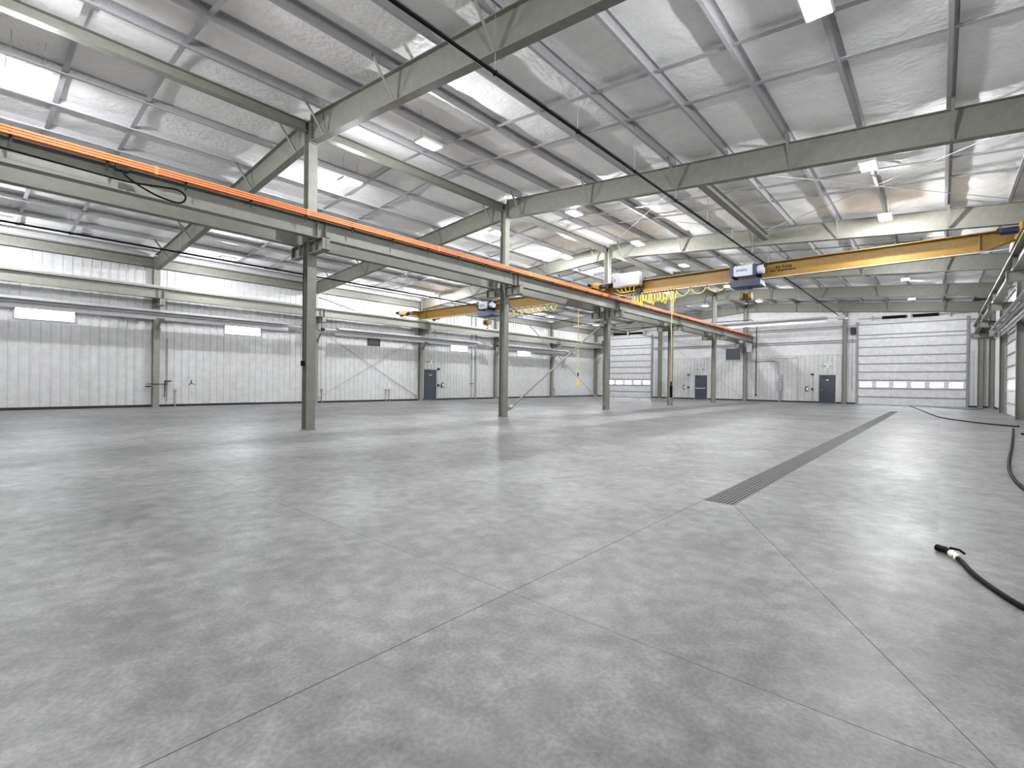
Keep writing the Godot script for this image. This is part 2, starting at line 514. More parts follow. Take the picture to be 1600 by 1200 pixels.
# ---------------------------------------------------------------- roof
func build_roof() -> void:
	var c := setting("ceiling")
	# closed roof deck above the insulation, two slopes
	for side in [-1.0, 1.0]:
		var s := begin()
		var xe: float = (X_LEFT - 0.3) if side < 0 else (X_RIGHT + 0.3)
		var p := PackedVector2Array([Vector2(RIDGE, RAFTER_TOP + 0.3), Vector2(xe, roof_y(xe) + 0.3), Vector2(xe, roof_y(xe) + 0.42), Vector2(RIDGE, RAFTER_TOP + 0.42)])
		extrude(s, p, Vector3(0, 0, Z_FAR - 0.3), Vector3.RIGHT, Vector3.UP, Vector3(0, 0, Z_BACK - Z_FAR + 0.6))
		part("roof_deck", done(s), mats.vinyl_facing, c)
	var ns := FastNoiseLite.new()
	ns.seed = 12
	ns.frequency = 0.45
	var zs := []
	for k in range(-2, 6):
		zs.append(frame_z(k))
	zs[0] = Z_BACK
	zs[7] = Z_FAR
	# z-shaped purlins, one per bay and line
	var zprof := sheet([Vector2(-0.07, 0.025), Vector2(-0.065, 0.0), Vector2(0, 0), Vector2(0, 0.2), Vector2(0.065, 0.2), Vector2(0.07, 0.178)], 0.007)
	var zmirror := PackedVector2Array()
	for v in zprof:
		zmirror.append(Vector2(-v.x, v.y))
	var pm := {}
	for side in [-1.0, 1.0]:
		for off in PURLINS:
			var x: float = RIDGE + side * off
			for k in 7:
				var len: float = zs[k] - zs[k + 1]
				var key := "%d %.2f" % [int(side), len]
				if not pm.has(key):
					var s := begin()
					extrude(s, zprof if side > 0 else zmirror, Vector3.ZERO, Vector3.RIGHT, Vector3.UP, Vector3(0, 0, -len))
					pm[key] = done(s)
				part("purlin", pm[key], mats.galvanised, c, Vector3(x, roof_y(x) + 0.002, zs[k]))
	# insulation blankets sagging between the purlins
	var lines := []
	for off in PURLINS:
		lines.append(RIDGE - off)
	lines.reverse()
	for off in PURLINS:
		lines.append(RIDGE + off)
	lines.insert(0, X_LEFT)
	lines.append(X_RIGHT)
	for i in lines.size() - 1:
		var xa: float = lines[i]
		var xb: float = lines[i + 1]
		for k in 7:
			var s := begin()
			s.set_smooth_group(0)
			var nu := 8
			var nv := 16
			var g := []
			for v in nv + 1:
				var row := []
				for u in nu + 1:
					var tu := float(u) / nu
					var x := lerpf(xa, xb, tu)
					var z: float = lerpf(zs[k], zs[k + 1], float(v) / nv)
					var belly := sin(PI * tu)
					var y := roof_y(x) + 0.212 - belly * (0.035 + 0.04 * ns.get_noise_2d(x * 0.5, z * 1.4)) + belly * 0.025 * ns.get_noise_2d(x * 2.0 + 40.0, z * 3.0)
					row.append(Vector3(x, y, z))
				g.append(row)
			for v in nv:
				for u in nu:
					quad(s, g[v][u], g[v + 1][u], g[v + 1][u + 1], g[v][u + 1])
			part("insulation_blanket", done(s), mats.vinyl_facing, c)
	# bridging between the purlins, two rows in each bay
	var angle := sheet([Vector2(0, 0.07), Vector2(0, 0), Vector2(0.1, 0)], 0.007)
	var bm := {}
	for i in range(1, lines.size() - 2):
		var xa: float = lines[i]
		var xb: float = lines[i + 1]
		var ya := roof_y(xa) + 0.05
		var yb := roof_y(xb) + 0.05
		var key := "%.2f %.3f" % [xb - xa, yb - ya]
		if not bm.has(key):
			var s := begin()
			extrude(s, angle, Vector3.ZERO, Vector3.BACK, Vector3.UP, Vector3(xb - xa, yb - ya, 0))
			bm[key] = done(s)
		for k in range(-1, 5):
			for dz in [3.1, 4.6]:
				part("bridging_bar", bm[key], mats.galvanised, c, Vector3(xa, ya, frame_z(k) - dz))
	# deep eave struts
	for side in [-1.0, 1.0]:
		var s := begin()
		var xe: float = X_LEFT + 0.03 if side < 0 else X_RIGHT - 0.03
		extrude(s, sheet([Vector2(0.2, 0.06), Vector2(0.2, 0), Vector2(0, 0), Vector2(0, 0.44), Vector2(0.22, 0.46), Vector2(0.22, 0.4)], 0.01), Vector3(xe, 6.4, Z_FAR), Vector3(-side, 0, 0), Vector3.UP, Vector3(0, 0, Z_BACK - Z_FAR))
		part("eave_strut", done(s), mats.steel_paint, c)

# ---------------------------------------------------------------- steel frames
func h_column(h: float) -> ArrayMesh:
	var s := begin()
	extrude(s, i_shape(0.26, 0.24, 0.24, 0.016, 0.012), Vector3(-0.13, 0, 0), Vector3.BACK, Vector3.RIGHT, Vector3(0, h, 0))
	return done(s)

func corbel(dir: float, reach: float) -> ArrayMesh:   # stub beam carrying the runway, top at y = 0
	var s := begin()
	extrude(s, i_shape(0.32, 0.2, 0.2, 0.016, 0.012), Vector3(0, -0.32, 0), Vector3.BACK, Vector3.UP, Vector3(dir * reach, 0, 0))
	box(s, Vector3(dir * (reach - 0.42), -0.16, 0), Vector3(0.012, 0.288, 0.19))
	box(s, Vector3(dir * (reach - 0.008), -0.16, 0), Vector3(0.016, 0.32, 0.2))
	return done(s)

func ordinal(k: int) -> String:
	return ["first", "second", "third", "fourth", "fifth", "sixth", "seventh", "eighth"][k]

func build_frames() -> void:
	var y_seat := 4.9
	var mid_h := 8.0
	var mid := h_column(mid_h)
	var side_h := 6.9
	var side_col := h_column(side_h)
	var plate := box_mesh(Vector3(0.29, 0.025, 0.27))
	var bolt := tube_mesh([Vector3(-0.022, 0, 0), Vector3(0.022, 0, 0)], 0.014, 6)
	var end_plate := box_mesh(Vector3(0.02, RAFTER_DEPTH + 0.06, 0.2))
	for k in range(-1, 6):
		var z := frame_z(k)
		var from_far := 5 - k
		var where := "against the far end wall" if from_far == 0 else "%s from the far end wall" % ordinal(from_far)
		var t := thing("steel_column", "grey steel column of the middle row, " + where, "column", Vector3(-12.5, 0, z), "middle row columns")
		part("shaft", mid, mats.steel_paint, t)
		part("base_plate", plate, mats.steel_paint, t, Vector3(0, 0.0125, 0))
		part("corbel", corbel(1.0, 0.72), mats.steel_paint, t, Vector3(0.13, y_seat, 0))
		part("corbel", corbel(-1.0, 0.72), mats.steel_paint, t, Vector3(-0.13, y_seat, 0))
		part("cap_plate", box_mesh(Vector3(0.34, 0.02, 0.26)), mats.steel_paint, t, Vector3(0, mid_h + 0.01, 0))
		for side in [-1.0, 1.0]:
			for i in 7:
				for w in [-0.06, 0.06]:
					part("bolt", bolt, mats.iron_black, t, Vector3(side * 0.165, 7.5 + i * 0.092, w))
		# side columns
		t = thing("wall_column", "grey steel column on the windowed side wall, " + where, "column", Vector3(-27.16, 0, z), "columns of the windowed wall")
		part("shaft", side_col, mats.steel_paint, t)
		part("base_plate", plate, mats.steel_paint, t, Vector3(0, 0.0125, 0))
		part("corbel", corbel(1.0, 0.9), mats.steel_paint, t, Vector3(0.13, y_seat, 0))
		t = thing("wall_column", "grey steel column on the wall opposite the windows, " + where, "column", Vector3(2.46, 0, z), "columns opposite the windows")
		part("shaft", side_col, mats.steel_paint, t)
		part("base_plate", plate, mats.steel_paint, t, Vector3(0, 0.0125, 0))
		part("corbel", corbel(-1.0, 0.85), mats.steel_paint, t, Vector3(-0.13, y_seat, 0))
		# rafters
		for side in [-1.0, 1.0]:
			var xa: float = -12.5 + side * 0.15
			var xb: float = -27.03 if side < 0 else 2.33
			var r := thing("roof_rafter", "deep sloping grey roof beam over the %s aisle, %s" % ["windowed" if side < 0 else "hoist", where], "beam", Vector3(xa, 0, z), "roof beams")
			var s := begin()
			extrude(s, i_shape(RAFTER_DEPTH, 0.2, 0.2, 0.016, 0.01), Vector3(side * 0.02, roof_y(xa) - RAFTER_DEPTH, 0), Vector3.BACK, Vector3.UP, Vector3(xb - xa - side * 0.02, roof_y(xb) - roof_y(xa), 0))
			part("beam", done(s), mats.steel_paint, r)
			part("end_plate", end_plate, mats.steel_paint, r, Vector3(side * 0.01, roof_y(xa) - RAFTER_DEPTH / 2, 0))
			# flange braces from the purlins down to the lower flange
			for i in [0, 2, 4, 6, 8]:
				var x: float = RIDGE + side * PURLINS[i]
				for dz in [-1.0, 1.0]:
					if k == 5 and dz < 0.0:
						continue
					s = begin()
					var a := Vector3(x - xa, roof_y(x) - RAFTER_DEPTH + 0.02, dz * 0.09)
					var b := Vector3(x - xa, roof_y(x) + 0.06, dz * 0.62)
					var d := (b - a).normalized()
					extrude(s, sheet([Vector2(0, 0.06), Vector2(0, 0), Vector2(0.06, 0)], 0.007), a, Vector3.RIGHT, d.cross(Vector3.RIGHT), b - a)
					part("flange_brace", done(s), mats.steel_paint, r)
			# purlin clips standing on the top flange
			for off in PURLINS:
				var x: float = RIDGE + side * off
				part("purlin_clip", box_mesh(Vector3(0.01, 0.16, 0.12)), mats.galvanised, r, Vector3(x - xa + side * 0.012, roof_y(x) + 0.08, 0))
	# struts along the ridge
	for k in range(-1, 5):
		var t := thing("ridge_strut", "grey ridge strut whose far end meets the middle column %s" % ("against the far end wall" if k == 4 else ordinal(4 - k) + " from the far end wall"), "beam", Vector3(-12.5, 7.77, frame_z(k) - 0.14), "ridge struts")
		var s := begin()
		extrude(s, i_shape(0.24, 0.2, 0.2, 0.014, 0.01), Vector3.ZERO, Vector3.RIGHT, Vector3.UP, Vector3(0, 0, -(BAY - 0.28)))
		part("beam", done(s), mats.steel_paint, t)
		for e in [0.0, -(BAY - 0.28)]:
			part("end_clip", box_mesh(Vector3(0.14, 0.18, 0.012)), mats.iron_black, t, Vector3(0, 0.12, e))
	var rs := thing("roof_strut", "grey steel strut under the purlins in the braced bay of the hoist aisle", "beam", Vector3(-5.3, 7.08, frame_z(1) - 0.1))
	var s2 := begin()
	extrude(s2, i_shape(0.24, 0.22, 0.22, 0.014, 0.01), Vector3.ZERO, Vector3.RIGHT, Vector3.UP, Vector3(0, 0, -(BAY - 0.2)))
	part("beam", done(s2), mats.steel_paint, rs)

# ---------------------------------------------------------------- runways
func build_runways() -> void:
	var rows := [[-26.4, "on brackets along the windowed side wall"], [-13.05, "on the middle columns, facing the windowed side wall"], [-11.95, "on the middle columns, below the orange conductor bar"], [1.73, "on brackets along the side wall opposite the windows"]]
	var s := begin()
	var len := BAY - 0.015
	extrude(s, i_shape(0.48, 0.25, 0.22, 0.018, 0.012), Vector3(0, 0, len / 2), Vector3.RIGHT, Vector3.UP, Vector3(0, 0, -len))
	extrude(s, sheet([Vector2(-0.155, 0.42), Vector2(-0.155, 0.488), Vector2(0.155, 0.488), Vector2(0.155, 0.42)], 0.012), Vector3(0, 0, len / 2), Vector3.RIGHT, Vector3.UP, Vector3(0, 0, -len))
	var beam := done(s)
	var stiff := box_mesh(Vector3(0.2, 0.44, 0.012))
	for r in rows:
		var t := thing("crane_runway", "grey steel crane runway beam " + r[1], "beam", Vector3(r[0], 4.9, 0))
		for k in range(-1, 5):
			var z := frame_z(k) - BAY / 2
			part("beam", beam, mats.steel_paint, t, Vector3(0, 0, z))
			for e in [-len / 2 + 0.1, len / 2 - 0.1]:
				part("stiffener", stiff, mats.steel_paint, t, Vector3(0, 0.24, z + e))
		s = begin()
		extrude(s, PackedVector2Array([Vector2(-0.05, 0), Vector2(0.05, 0), Vector2(0.04, 0.02), Vector2(0.012, 0.03), Vector2(0.012, 0.05), Vector2(0.028, 0.055), Vector2(0.028, 0.085), Vector2(-0.028, 0.085), Vector2(-0.028, 0.055), Vector2(-0.012, 0.05), Vector2(-0.012, 0.03), Vector2(-0.04, 0.02)]), Vector3(0, 0.494, frame_z(-1)), Vector3.RIGHT, Vector3.UP, Vector3(0, 0, frame_z(5) - frame_z(-1)))
		part("rail", done(s), mats.galvanised, t)
	# orange conductor bars on black hangers in front of the middle runway
	var c := thing("conductor_bar", "orange insulated crane conductor bars running along the middle runway", "conductor bar", Vector3(-11.74, 5.28, 0))
	var z1 := -43.4
	var z0 := frame_z(-1)
	for i in 3:
		s = begin()
		extrude(s, chamfered(0.04, 0.04, 0.01), Vector3(0, 0.095 + i * 0.05, z0), Vector3.RIGHT, Vector3.UP, Vector3(0, 0, z1 - z0))
		part("bar", done(s), mats.conductor_orange, c)
	s = begin()
	box(s, Vector3(-0.04, 0.08, 0), Vector3(0.012, 0.32, 0.035))
	box(s, Vector3(-0.09, 0.2, 0), Vector3(0.11, 0.012, 0.035))
	box(s, Vector3(0, 0.062, 0), Vector3(0.08, 0.014, 0.03))
	var hanger := done(s)
	var z := z0 - 0.8
	while z > z1:
		part("hanger", hanger, mats.iron_black, c, Vector3(0, 0, z))
		z -= 1.27
	var joint := box_mesh(Vector3(0.055, 0.16, 0.07))
	for q in [-2.65, -5.75, -9.9, -14.4, -18.9, -24.0, -29.0, -34.0, -39.0]:
		part("joint_cover", joint, mats.conductor_orange, c, Vector3(0.002, 0.145, q))
	part("power_feed", soft_box(Vector3(0.1, 0.12, 0.2), 0.02), mats.iron_black, c, Vector3(0.05, -0.02, -2.1))
	part("end_cap", box_mesh(Vector3(0.06, 0.17, 0.1)), mats.conductor_orange, c, Vector3(0, 0.145, z1))
	# feed cable with its hanging loop
	var f := thing("feed_cable", "black power feed cable looping down below the orange conductor bars", "cable", Vector3.ZERO)
	part("cable", tube_mesh(smooth_path([Vector3(-11.62, 5.08, 1.4), Vector3(-11.62, 5.06, -0.5), Vector3(-11.62, 5.03, -1.7), Vector3(-11.6, 5.02, -2.2), Vector3(-11.6, 5.08, -2.7), Vector3(-11.6, 5.1, -3.0), Vector3(-11.6, 4.99, -3.12), Vector3(-11.6, 4.85, -3.0), Vector3(-11.6, 4.9, -2.6), Vector3(-11.6, 5.08, -2.2), Vector3(-11.62, 5.22, -2.08)], 6), 0.018, 8), mats.rubber_black, f)

# ---------------------------------------------------------------- bracing rods
func rod(called: String, label: String, a: Vector3, b: Vector3, m: Material, group: String, thick := 0.02) -> void:
	var t := thing(called, label, "brace", a, group)
	part("rod", tube_mesh([Vector3.ZERO, b - a], thick, 6), m, t)
	var d := (b - a).normalized()
	for e in [d * 0.22, (b - a) - d * 0.22]:
		part("turnbuckle", tube_mesh([e - d * 0.09, e + d * 0.09], thick * 2.2, 6), mats.galvanised, t)

func build_bracing() -> void:
	var za := frame_z(1) - 0.12
	var zb := frame_z(2) + 0.12
	var xw := -27.26
	rod("wall_brace", "thin steel brace rod on the windowed wall falling towards the side door", Vector3(xw, 4.35, za), Vector3(xw, 0.25, zb), mats.galvanised, "")
	rod("wall_brace", "thin steel brace rod on the windowed wall rising towards the side door", Vector3(xw, 0.25, za), Vector3(xw, 4.35, zb), mats.galvanised, "")
	rod("wall_brace", "thin steel brace rod above the runway on the windowed wall", Vector3(xw, 6.2, za), Vector3(xw, 4.6, zb), mats.galvanised, "")
	rod("aisle_brace", "long steel brace rod falling to the foot of a middle column", Vector3(-12.5, 4.4, za - 0.05), Vector3(-12.5, 0.25, zb + 0.1), mats.galvanised, "", 0.02)
	rod("aisle_brace", "long steel brace rod rising to the underside of the runway between middle columns", Vector3(-12.43, 0.25, za - 0.05), Vector3(-12.43, 4.4, zb + 0.1), mats.steel_paint, "", 0.035)
	rod("end_brace", "thin steel brace rod on the end wall falling past the push bar door", Vector3(-19.9, 5.6, Z_FAR + 0.24), Vector3(-12.75, 0.3, Z_FAR + 0.24), mats.galvanised, "", 0.016)
	rod("end_brace", "thin steel brace rod on the end wall rising past the push bar door", Vector3(-19.9, 0.3, Z_FAR + 0.28), Vector3(-12.75, 5.6, Z_FAR + 0.28), mats.galvanised, "", 0.016)
	for e in [[-27.0, -19.8, "windowed", "wall half"], [-19.8, -12.65, "windowed", "ridge half"], [-12.35, -5.3, "hoist", "ridge half"], [-5.3, 2.3, "hoist", "wall half"]]:
		var ya := roof_y(e[0]) - 0.12
		var yb := roof_y(e[1]) - 0.12
		rod("roof_brace", "thin roof brace rod over the %s aisle, %s, running away from the ridge line" % [e[2], e[3]], Vector3(e[0], ya, za), Vector3(e[1], yb, zb), mats.galvanised, "", 0.011)
		rod("roof_brace", "thin roof brace rod over the %s aisle, %s, crossing the other rod there" % [e[2], e[3]], Vector3(e[1], yb, za), Vector3(e[0], ya, zb), mats.galvanised, "", 0.011)

# ---------------------------------------------------------------- doors
func sectional_door(called: String, x0: float, x1: float, z: float, nwin: int, turn: float, at: Vector3) -> void:
	# built facing +z around the middle of its sill
	var d := setting(called)
	d.position = at
	d.rotation.y = turn
	var w := x1 - x0
	var seams := [0.0, 0.56, 1.17, 1.78, 2.38, 2.98, 3.58, 4.2, 4.84, 5.94]
	for i in seams.size() - 1:
		var h: float = seams[i + 1] - seams[i]
		var yc: float = (seams[i + 1] + seams[i]) / 2
		var s := begin()
		if i == 2 and nwin > 0:
			var ww := 0.68
			var wh := 0.34
			span(s, Vector3(-w / 2, -h / 2 + 0.004, -0.03), Vector3(w / 2, -wh / 2, 0.03))
			span(s, Vector3(-w / 2, wh / 2, -0.03), Vector3(w / 2, h / 2 - 0.004, 0.03))
			var px := -w / 2
			var sec := part("window_section", null, mats.door_white, d, Vector3(0, yc, 0))
			for n in nwin:
				var c := -w / 2 + w * (n + 0.5) / nwin
				span(s, Vector3(px, -wh / 2, -0.03), Vector3(c - ww / 2, wh / 2, 0.03))
				px = c + ww / 2
				part("pane", box_mesh(Vector3(ww, wh, 0.006)), mats.glass, sec, Vector3(c, 0, 0))
			span(s, Vector3(px, -wh / 2, -0.03), Vector3(w / 2, wh / 2, 0.03))
			sec.mesh = done(s)
		else:
			extrude(s, PackedVector2Array([Vector2(-0.03, -h / 2), Vector2(0.018, -h / 2), Vector2(0.03, -h / 2 + 0.012), Vector2(0.03, h / 2 - 0.012), Vector2(0.018, h / 2), Vector2(-0.03, h / 2)]), Vector3(-w / 2, 0, 0), Vector3.BACK, Vector3.UP, Vector3(w, 0, 0))
			part("door_section", done(s), mats.door_white, d, Vector3(0, yc, 0))
		if i > 0:
			var st := part("strut", box_mesh(Vector3(w, 0.06, 0.05)), mats.strut_grey, d, Vector3(0, seams[i] + 0.01, 0.055))
			for n in 7:
				if nwin > 0:
					part("hinge", box_mesh(Vector3(0.05, 0.12, 0.012)), mats.galvanised, st, Vector3(-w / 2 + 0.05 + (w - 0.1) * n / 6.0, 0.04, 0.0))
	part("strut", box_mesh(Vector3(w, 0.06, 0.08)), mats.strut_grey, d, Vector3(0, 5.12, 0.07))
	part("strut", box_mesh(Vector3(w, 0.06, 0.08)), mats.strut_grey, d, Vector3(0, 5.88, 0.07))
	for sx in [-1.0, 1.0]:
		part("track", box_mesh(Vector3(0.13, 6.1, 0.1)), mats.strut_grey, d, Vector3(sx * (w / 2 + 0.05), 3.05, 0.06))
	# torsion shaft with its two black springs
	var yy := 6.33
	var sh := part("torsion_shaft", tube_mesh([Vector3(-w / 2, 0, 0), Vector3(w / 2, 0, 0)], 0.018, 8), mats.galvanised, d, Vector3(0, yy, 0.16))
	for sx in [-1.0, 1.0]:
		part("spring", tube_mesh([Vector3(sx * 0.16, 0, 0), Vector3(sx * 1.55, 0, 0)], 0.1, 12), mats.rubber_black, sh)
	part("centre_bracket", box_mesh(Vector3(0.08, 0.4, 0.22)), mats.door_white, d, Vector3(0, yy, 0.1))
	part("end_bracket", box_mesh(Vector3(0.06, 0.34, 0.2)), mats.galvanised, d, Vector3(-w * 0.36, yy, 0.1))
	part("end_bracket", box_mesh(Vector3(0.06, 0.34, 0.2)), mats.galvanised, d, Vector3(w * 0.36, yy, 0.1))
	if nwin > 0:
		part("operator_box", soft_box(Vector3(0.3, 0.55, 0.25), 0.03), mats.iron_black, d, Vector3(-w / 2 - 0.3, 5.45, 0.2))
		part("hand_chain", tube_mesh([Vector3(0, 0, 0), Vector3(0, -4.2, 0)], 0.012, 6), mats.iron_black, d, Vector3(-w / 2 - 0.3, 5.2, 0.36))

func man_door(called: String, at: Vector3, turn: float, push_bar: bool, plate: bool) -> void:
	var d := setting(called)
	d.position = at
	d.rotation.y = turn
	var s := begin()
	span(s, Vector3(-0.53, 0, 0.0), Vector3(-0.48, 2.17, 0.06))
	span(s, Vector3(0.48, 0, 0.0), Vector3(0.53, 2.17, 0.06))
	span(s, Vector3(-0.48, 2.12, 0.0), Vector3(0.48, 2.17, 0.06))
	part("door_frame", done(s), mats.door_navy, d)
	var leaf := part("door_leaf", box_mesh(Vector3(0.95, 2.11, 0.04)), mats.door_navy, d, Vector3(0, 1.06, 0.03))
	if push_bar:
		part("push_bar", box_mesh(Vector3(0.82, 0.07, 0.06)), mats.chrome, leaf, Vector3(0.02, -0.06, 0.06))
		part("latch_case", box_mesh(Vector3(0.07, 0.16, 0.05)), mats.chrome, leaf, Vector3(-0.4, -0.06, 0.05))
	else:
		var sg := 1.0 if turn != 0.0 else -1.0
		var h := part("door_handle", tube_mesh([Vector3(0, 0, 0), Vector3(0, 0, 0.06), Vector3(-sg * 0.12, 0, 0.06)], 0.012, 8), mats.chrome, leaf, Vector3(sg * 0.36, -0.04, 0.02))
		part("rose", tube_mesh([Vector3.ZERO, Vector3(0, 0, 0.012)], 0.035, 12), mats.chrome, h)
	part("closer", box_mesh(Vector3(0.3, 0.06, 0.05)), mats.iron_black, leaf, Vector3(-0.2, 0.98, 0.045))
	if plate:
		part("name_plate", box_mesh(Vector3(0.2, 0.05, 0.004)), mats.chrome, leaf, Vector3(0.0, 0.72, 0.022))

func exit_sign(at: Vector3, turn: float, label: String) -> void:
	# running-figure exit sign: white box, green face with a white figure and doorway
	var t := thing("exit_sign", label, "sign", at, "exit signs above the doors")
	t.rotation.y = turn
	part("housing", soft_box(Vector3(0.4, 0.26, 0.06), 0.01), mats.fixture_white, t, Vector3(0, 0, 0.03))
	var face := part("face", box_mesh(Vector3(0.3, 0.16, 0.006)), mats.sign_green, t, Vector3(0, 0, 0.063))
	part("doorway", box_mesh(Vector3(0.1, 0.13, 0.004)), mats.sign_white, face, Vector3(0.06, 0, 0.004))
	var s := begin()
	box(s, Vector3(-0.04, 0.052, 0), Vector3(0.025, 0.025, 0.004))
	box(s, Vector3(-0.045, 0.01, 0), Vector3(0.028, 0.055, 0.004), Basis(Vector3.BACK, -0.3))
	box(s, Vector3(-0.02, -0.035, 0), Vector3(0.016, 0.06, 0.004), Basis(Vector3.BACK, 0.5))
	box(s, Vector3(-0.075, -0.03, 0), Vector3(0.016, 0.06, 0.004), Basis(Vector3.BACK, -0.9))
	part("running_figure", done(s), mats.sign_white, face, Vector3(0, 0, 0.004))
	for sx in [-1.0, 1.0]:
		part("lamp_head", tube_mesh([Vector3(sx * 0.22, 0.02, 0.03), Vector3(sx * 0.22, 0.0, 0.1)], 0.045, 10), mats.cabinet_grey, t)
	part("lamp_arm", box_mesh(Vector3(0.44, 0.02, 0.02)), mats.cabinet_grey, t, Vector3(0, 0.02, 0.02))

func build_doors() -> void:
	sectional_door("door_1", -4.68, 1.28, Z_FAR, 6, 0.0, Vector3(-1.7, 0, Z_FAR + 0.02))
	sectional_door("door_2", -26.0, -21.1, Z_FAR, 5, 0.0, Vector3(-23.55, 0, Z_FAR + 0.02))
	man_door("door_3", Vector3(-6.61, 0, Z_FAR + 0.01), 0.0, false, true)
	man_door("door_4", Vector3(-16.32, 0, Z_FAR + 0.01), 0.0, true, false)
	man_door("door_5", Vector3(X_LEFT + 0.02, 0, -22.41), PI / 2, false, true)
	sectional_door("door_6", 0.0, 6.2, 0.0, 0, -PI / 2, Vector3(X_RIGHT - 0.04, 0, -32.8))
	exit_sign(Vector3(-6.66, 2.86, Z_FAR + 0.012), 0.0, "exit sign with two lamps above the plain door beside the big sectional door")
	exit_sign(Vector3(-16.38, 2.7, Z_FAR + 0.012), 0.0, "exit sign with two lamps above the push bar door on the end wall")
	exit_sign(Vector3(X_LEFT + 0.012, 2.72, -22.4), PI / 2, "exit sign with two lamps above the door on the windowed wall")
	# end wall posts
	for e in [[-20.2, "beside the big door near the windowed wall"], [-5.5, "between the plain door and the big sectional door"], [1.95, "in the corner past the big sectional door"]]:
		var t := thing("end_wall_post", "grey steel post on the end wall " + e[1], "column", Vector3(e[0], 0, Z_FAR + 0.15))
		part("shaft", h_column(roof_y(e[0]) - 0.1), mats.steel_paint, t)
		part("base_plate", box_mesh(Vector3(0.3, 0.02, 0.28)), mats.steel_paint, t, Vector3(0, 0.01, 0))

# ---------------------------------------------------------------- lights
func high_bay(at: Vector3, label: String, group: String) -> void:
	var t := thing("high_bay_light", label, "light", at, group)
	part("housing", soft_box(Vector3(0.38, 0.07, 0.66), 0.02), mats.fixture_white, t, Vector3(0, 0.035, 0))
	part("lens", box_mesh(Vector3(0.32, 0.012, 0.6)), mats.led_lens, t, Vector3(0, -0.006, 0))
	var y := roof_y(at.x) - at.y + 0.19
	for e in [-0.25, 0.25]:
		part("hanger_wire", tube_mesh([Vector3(0, 0.07, e), Vector3(0, y, e)], 0.006, 5), mats.galvanised, t)
	var l := OmniLight3D.new()
	l.name = "lamp"
	l.position = Vector3(0, -0.075, 0)
	l.light_energy = 10.5
	l.light_color = Color(0.985, 0.99, 1.0)
	l.light_size = 0.06
	l.omni_range = 70.0
	l.omni_attenuation = 2.0
	l.shadow_enabled = true
	t.add_child(l)

func build_lights() -> void:
	var rows := [
		[-9.9, 7.36, "hoist aisle ridge row", [-38.2, -31.4, -24.5, -19.5, -14.6, -8.0, -1.2, 5.5]],
		[-14.0, 7.52, "windowed aisle ridge row", [-39.0, -32.0, -25.1, -20.0, -14.95, -8.2, -1.0, 5.5]],
		[-24.4, 6.79, "windowed aisle wall row", [-39.8, -32.6, -26.4, -20.15, -15.15, -8.26, -1.08, 5.5]],
		[-1.4, 6.75, "hoist aisle wall row", [-39.0, -31.7, -25.8, -19.8, -14.9, -8.1, -1.2, 5.5]]]
	for r in rows:
		for i in r[3].size():
			high_bay(Vector3(r[0], r[1], r[3][i]), "white ceiling light, %s from the far end wall, %s" % [ordinal(i), r[2]], "ceiling lights, " + r[2])

# ---------------------------------------------------------------- cranes
func build_cranes() -> void:
	bridge_crane(-11.95, 1.73, "yellow bridge crane with grey control cabinet spanning the hoist aisle", true)
	bridge_crane(-26.4, -13.05, "yellow bridge crane spanning the aisle beside the windowed wall", false)
	hoist(Vector3(-5.68, 5.42, -20.4), "blue and grey rope hoist on the crane marked with its load")
	hoist(Vector3(-19.6, 5.42, -20.4), "blue and grey rope hoist on the crane of the windowed aisle")
	pendant(Vector3(-8.68, 5.342, -20.26), 4.05, mats.rubber_black, "black crane pendant control on a yellow cable before a middle column")
	pendant(Vector3(-13.42, 5.342, -20.26), 3.65, mats.cable_yellow, "yellow crane pendant control hanging by the middle row, windowed aisle")

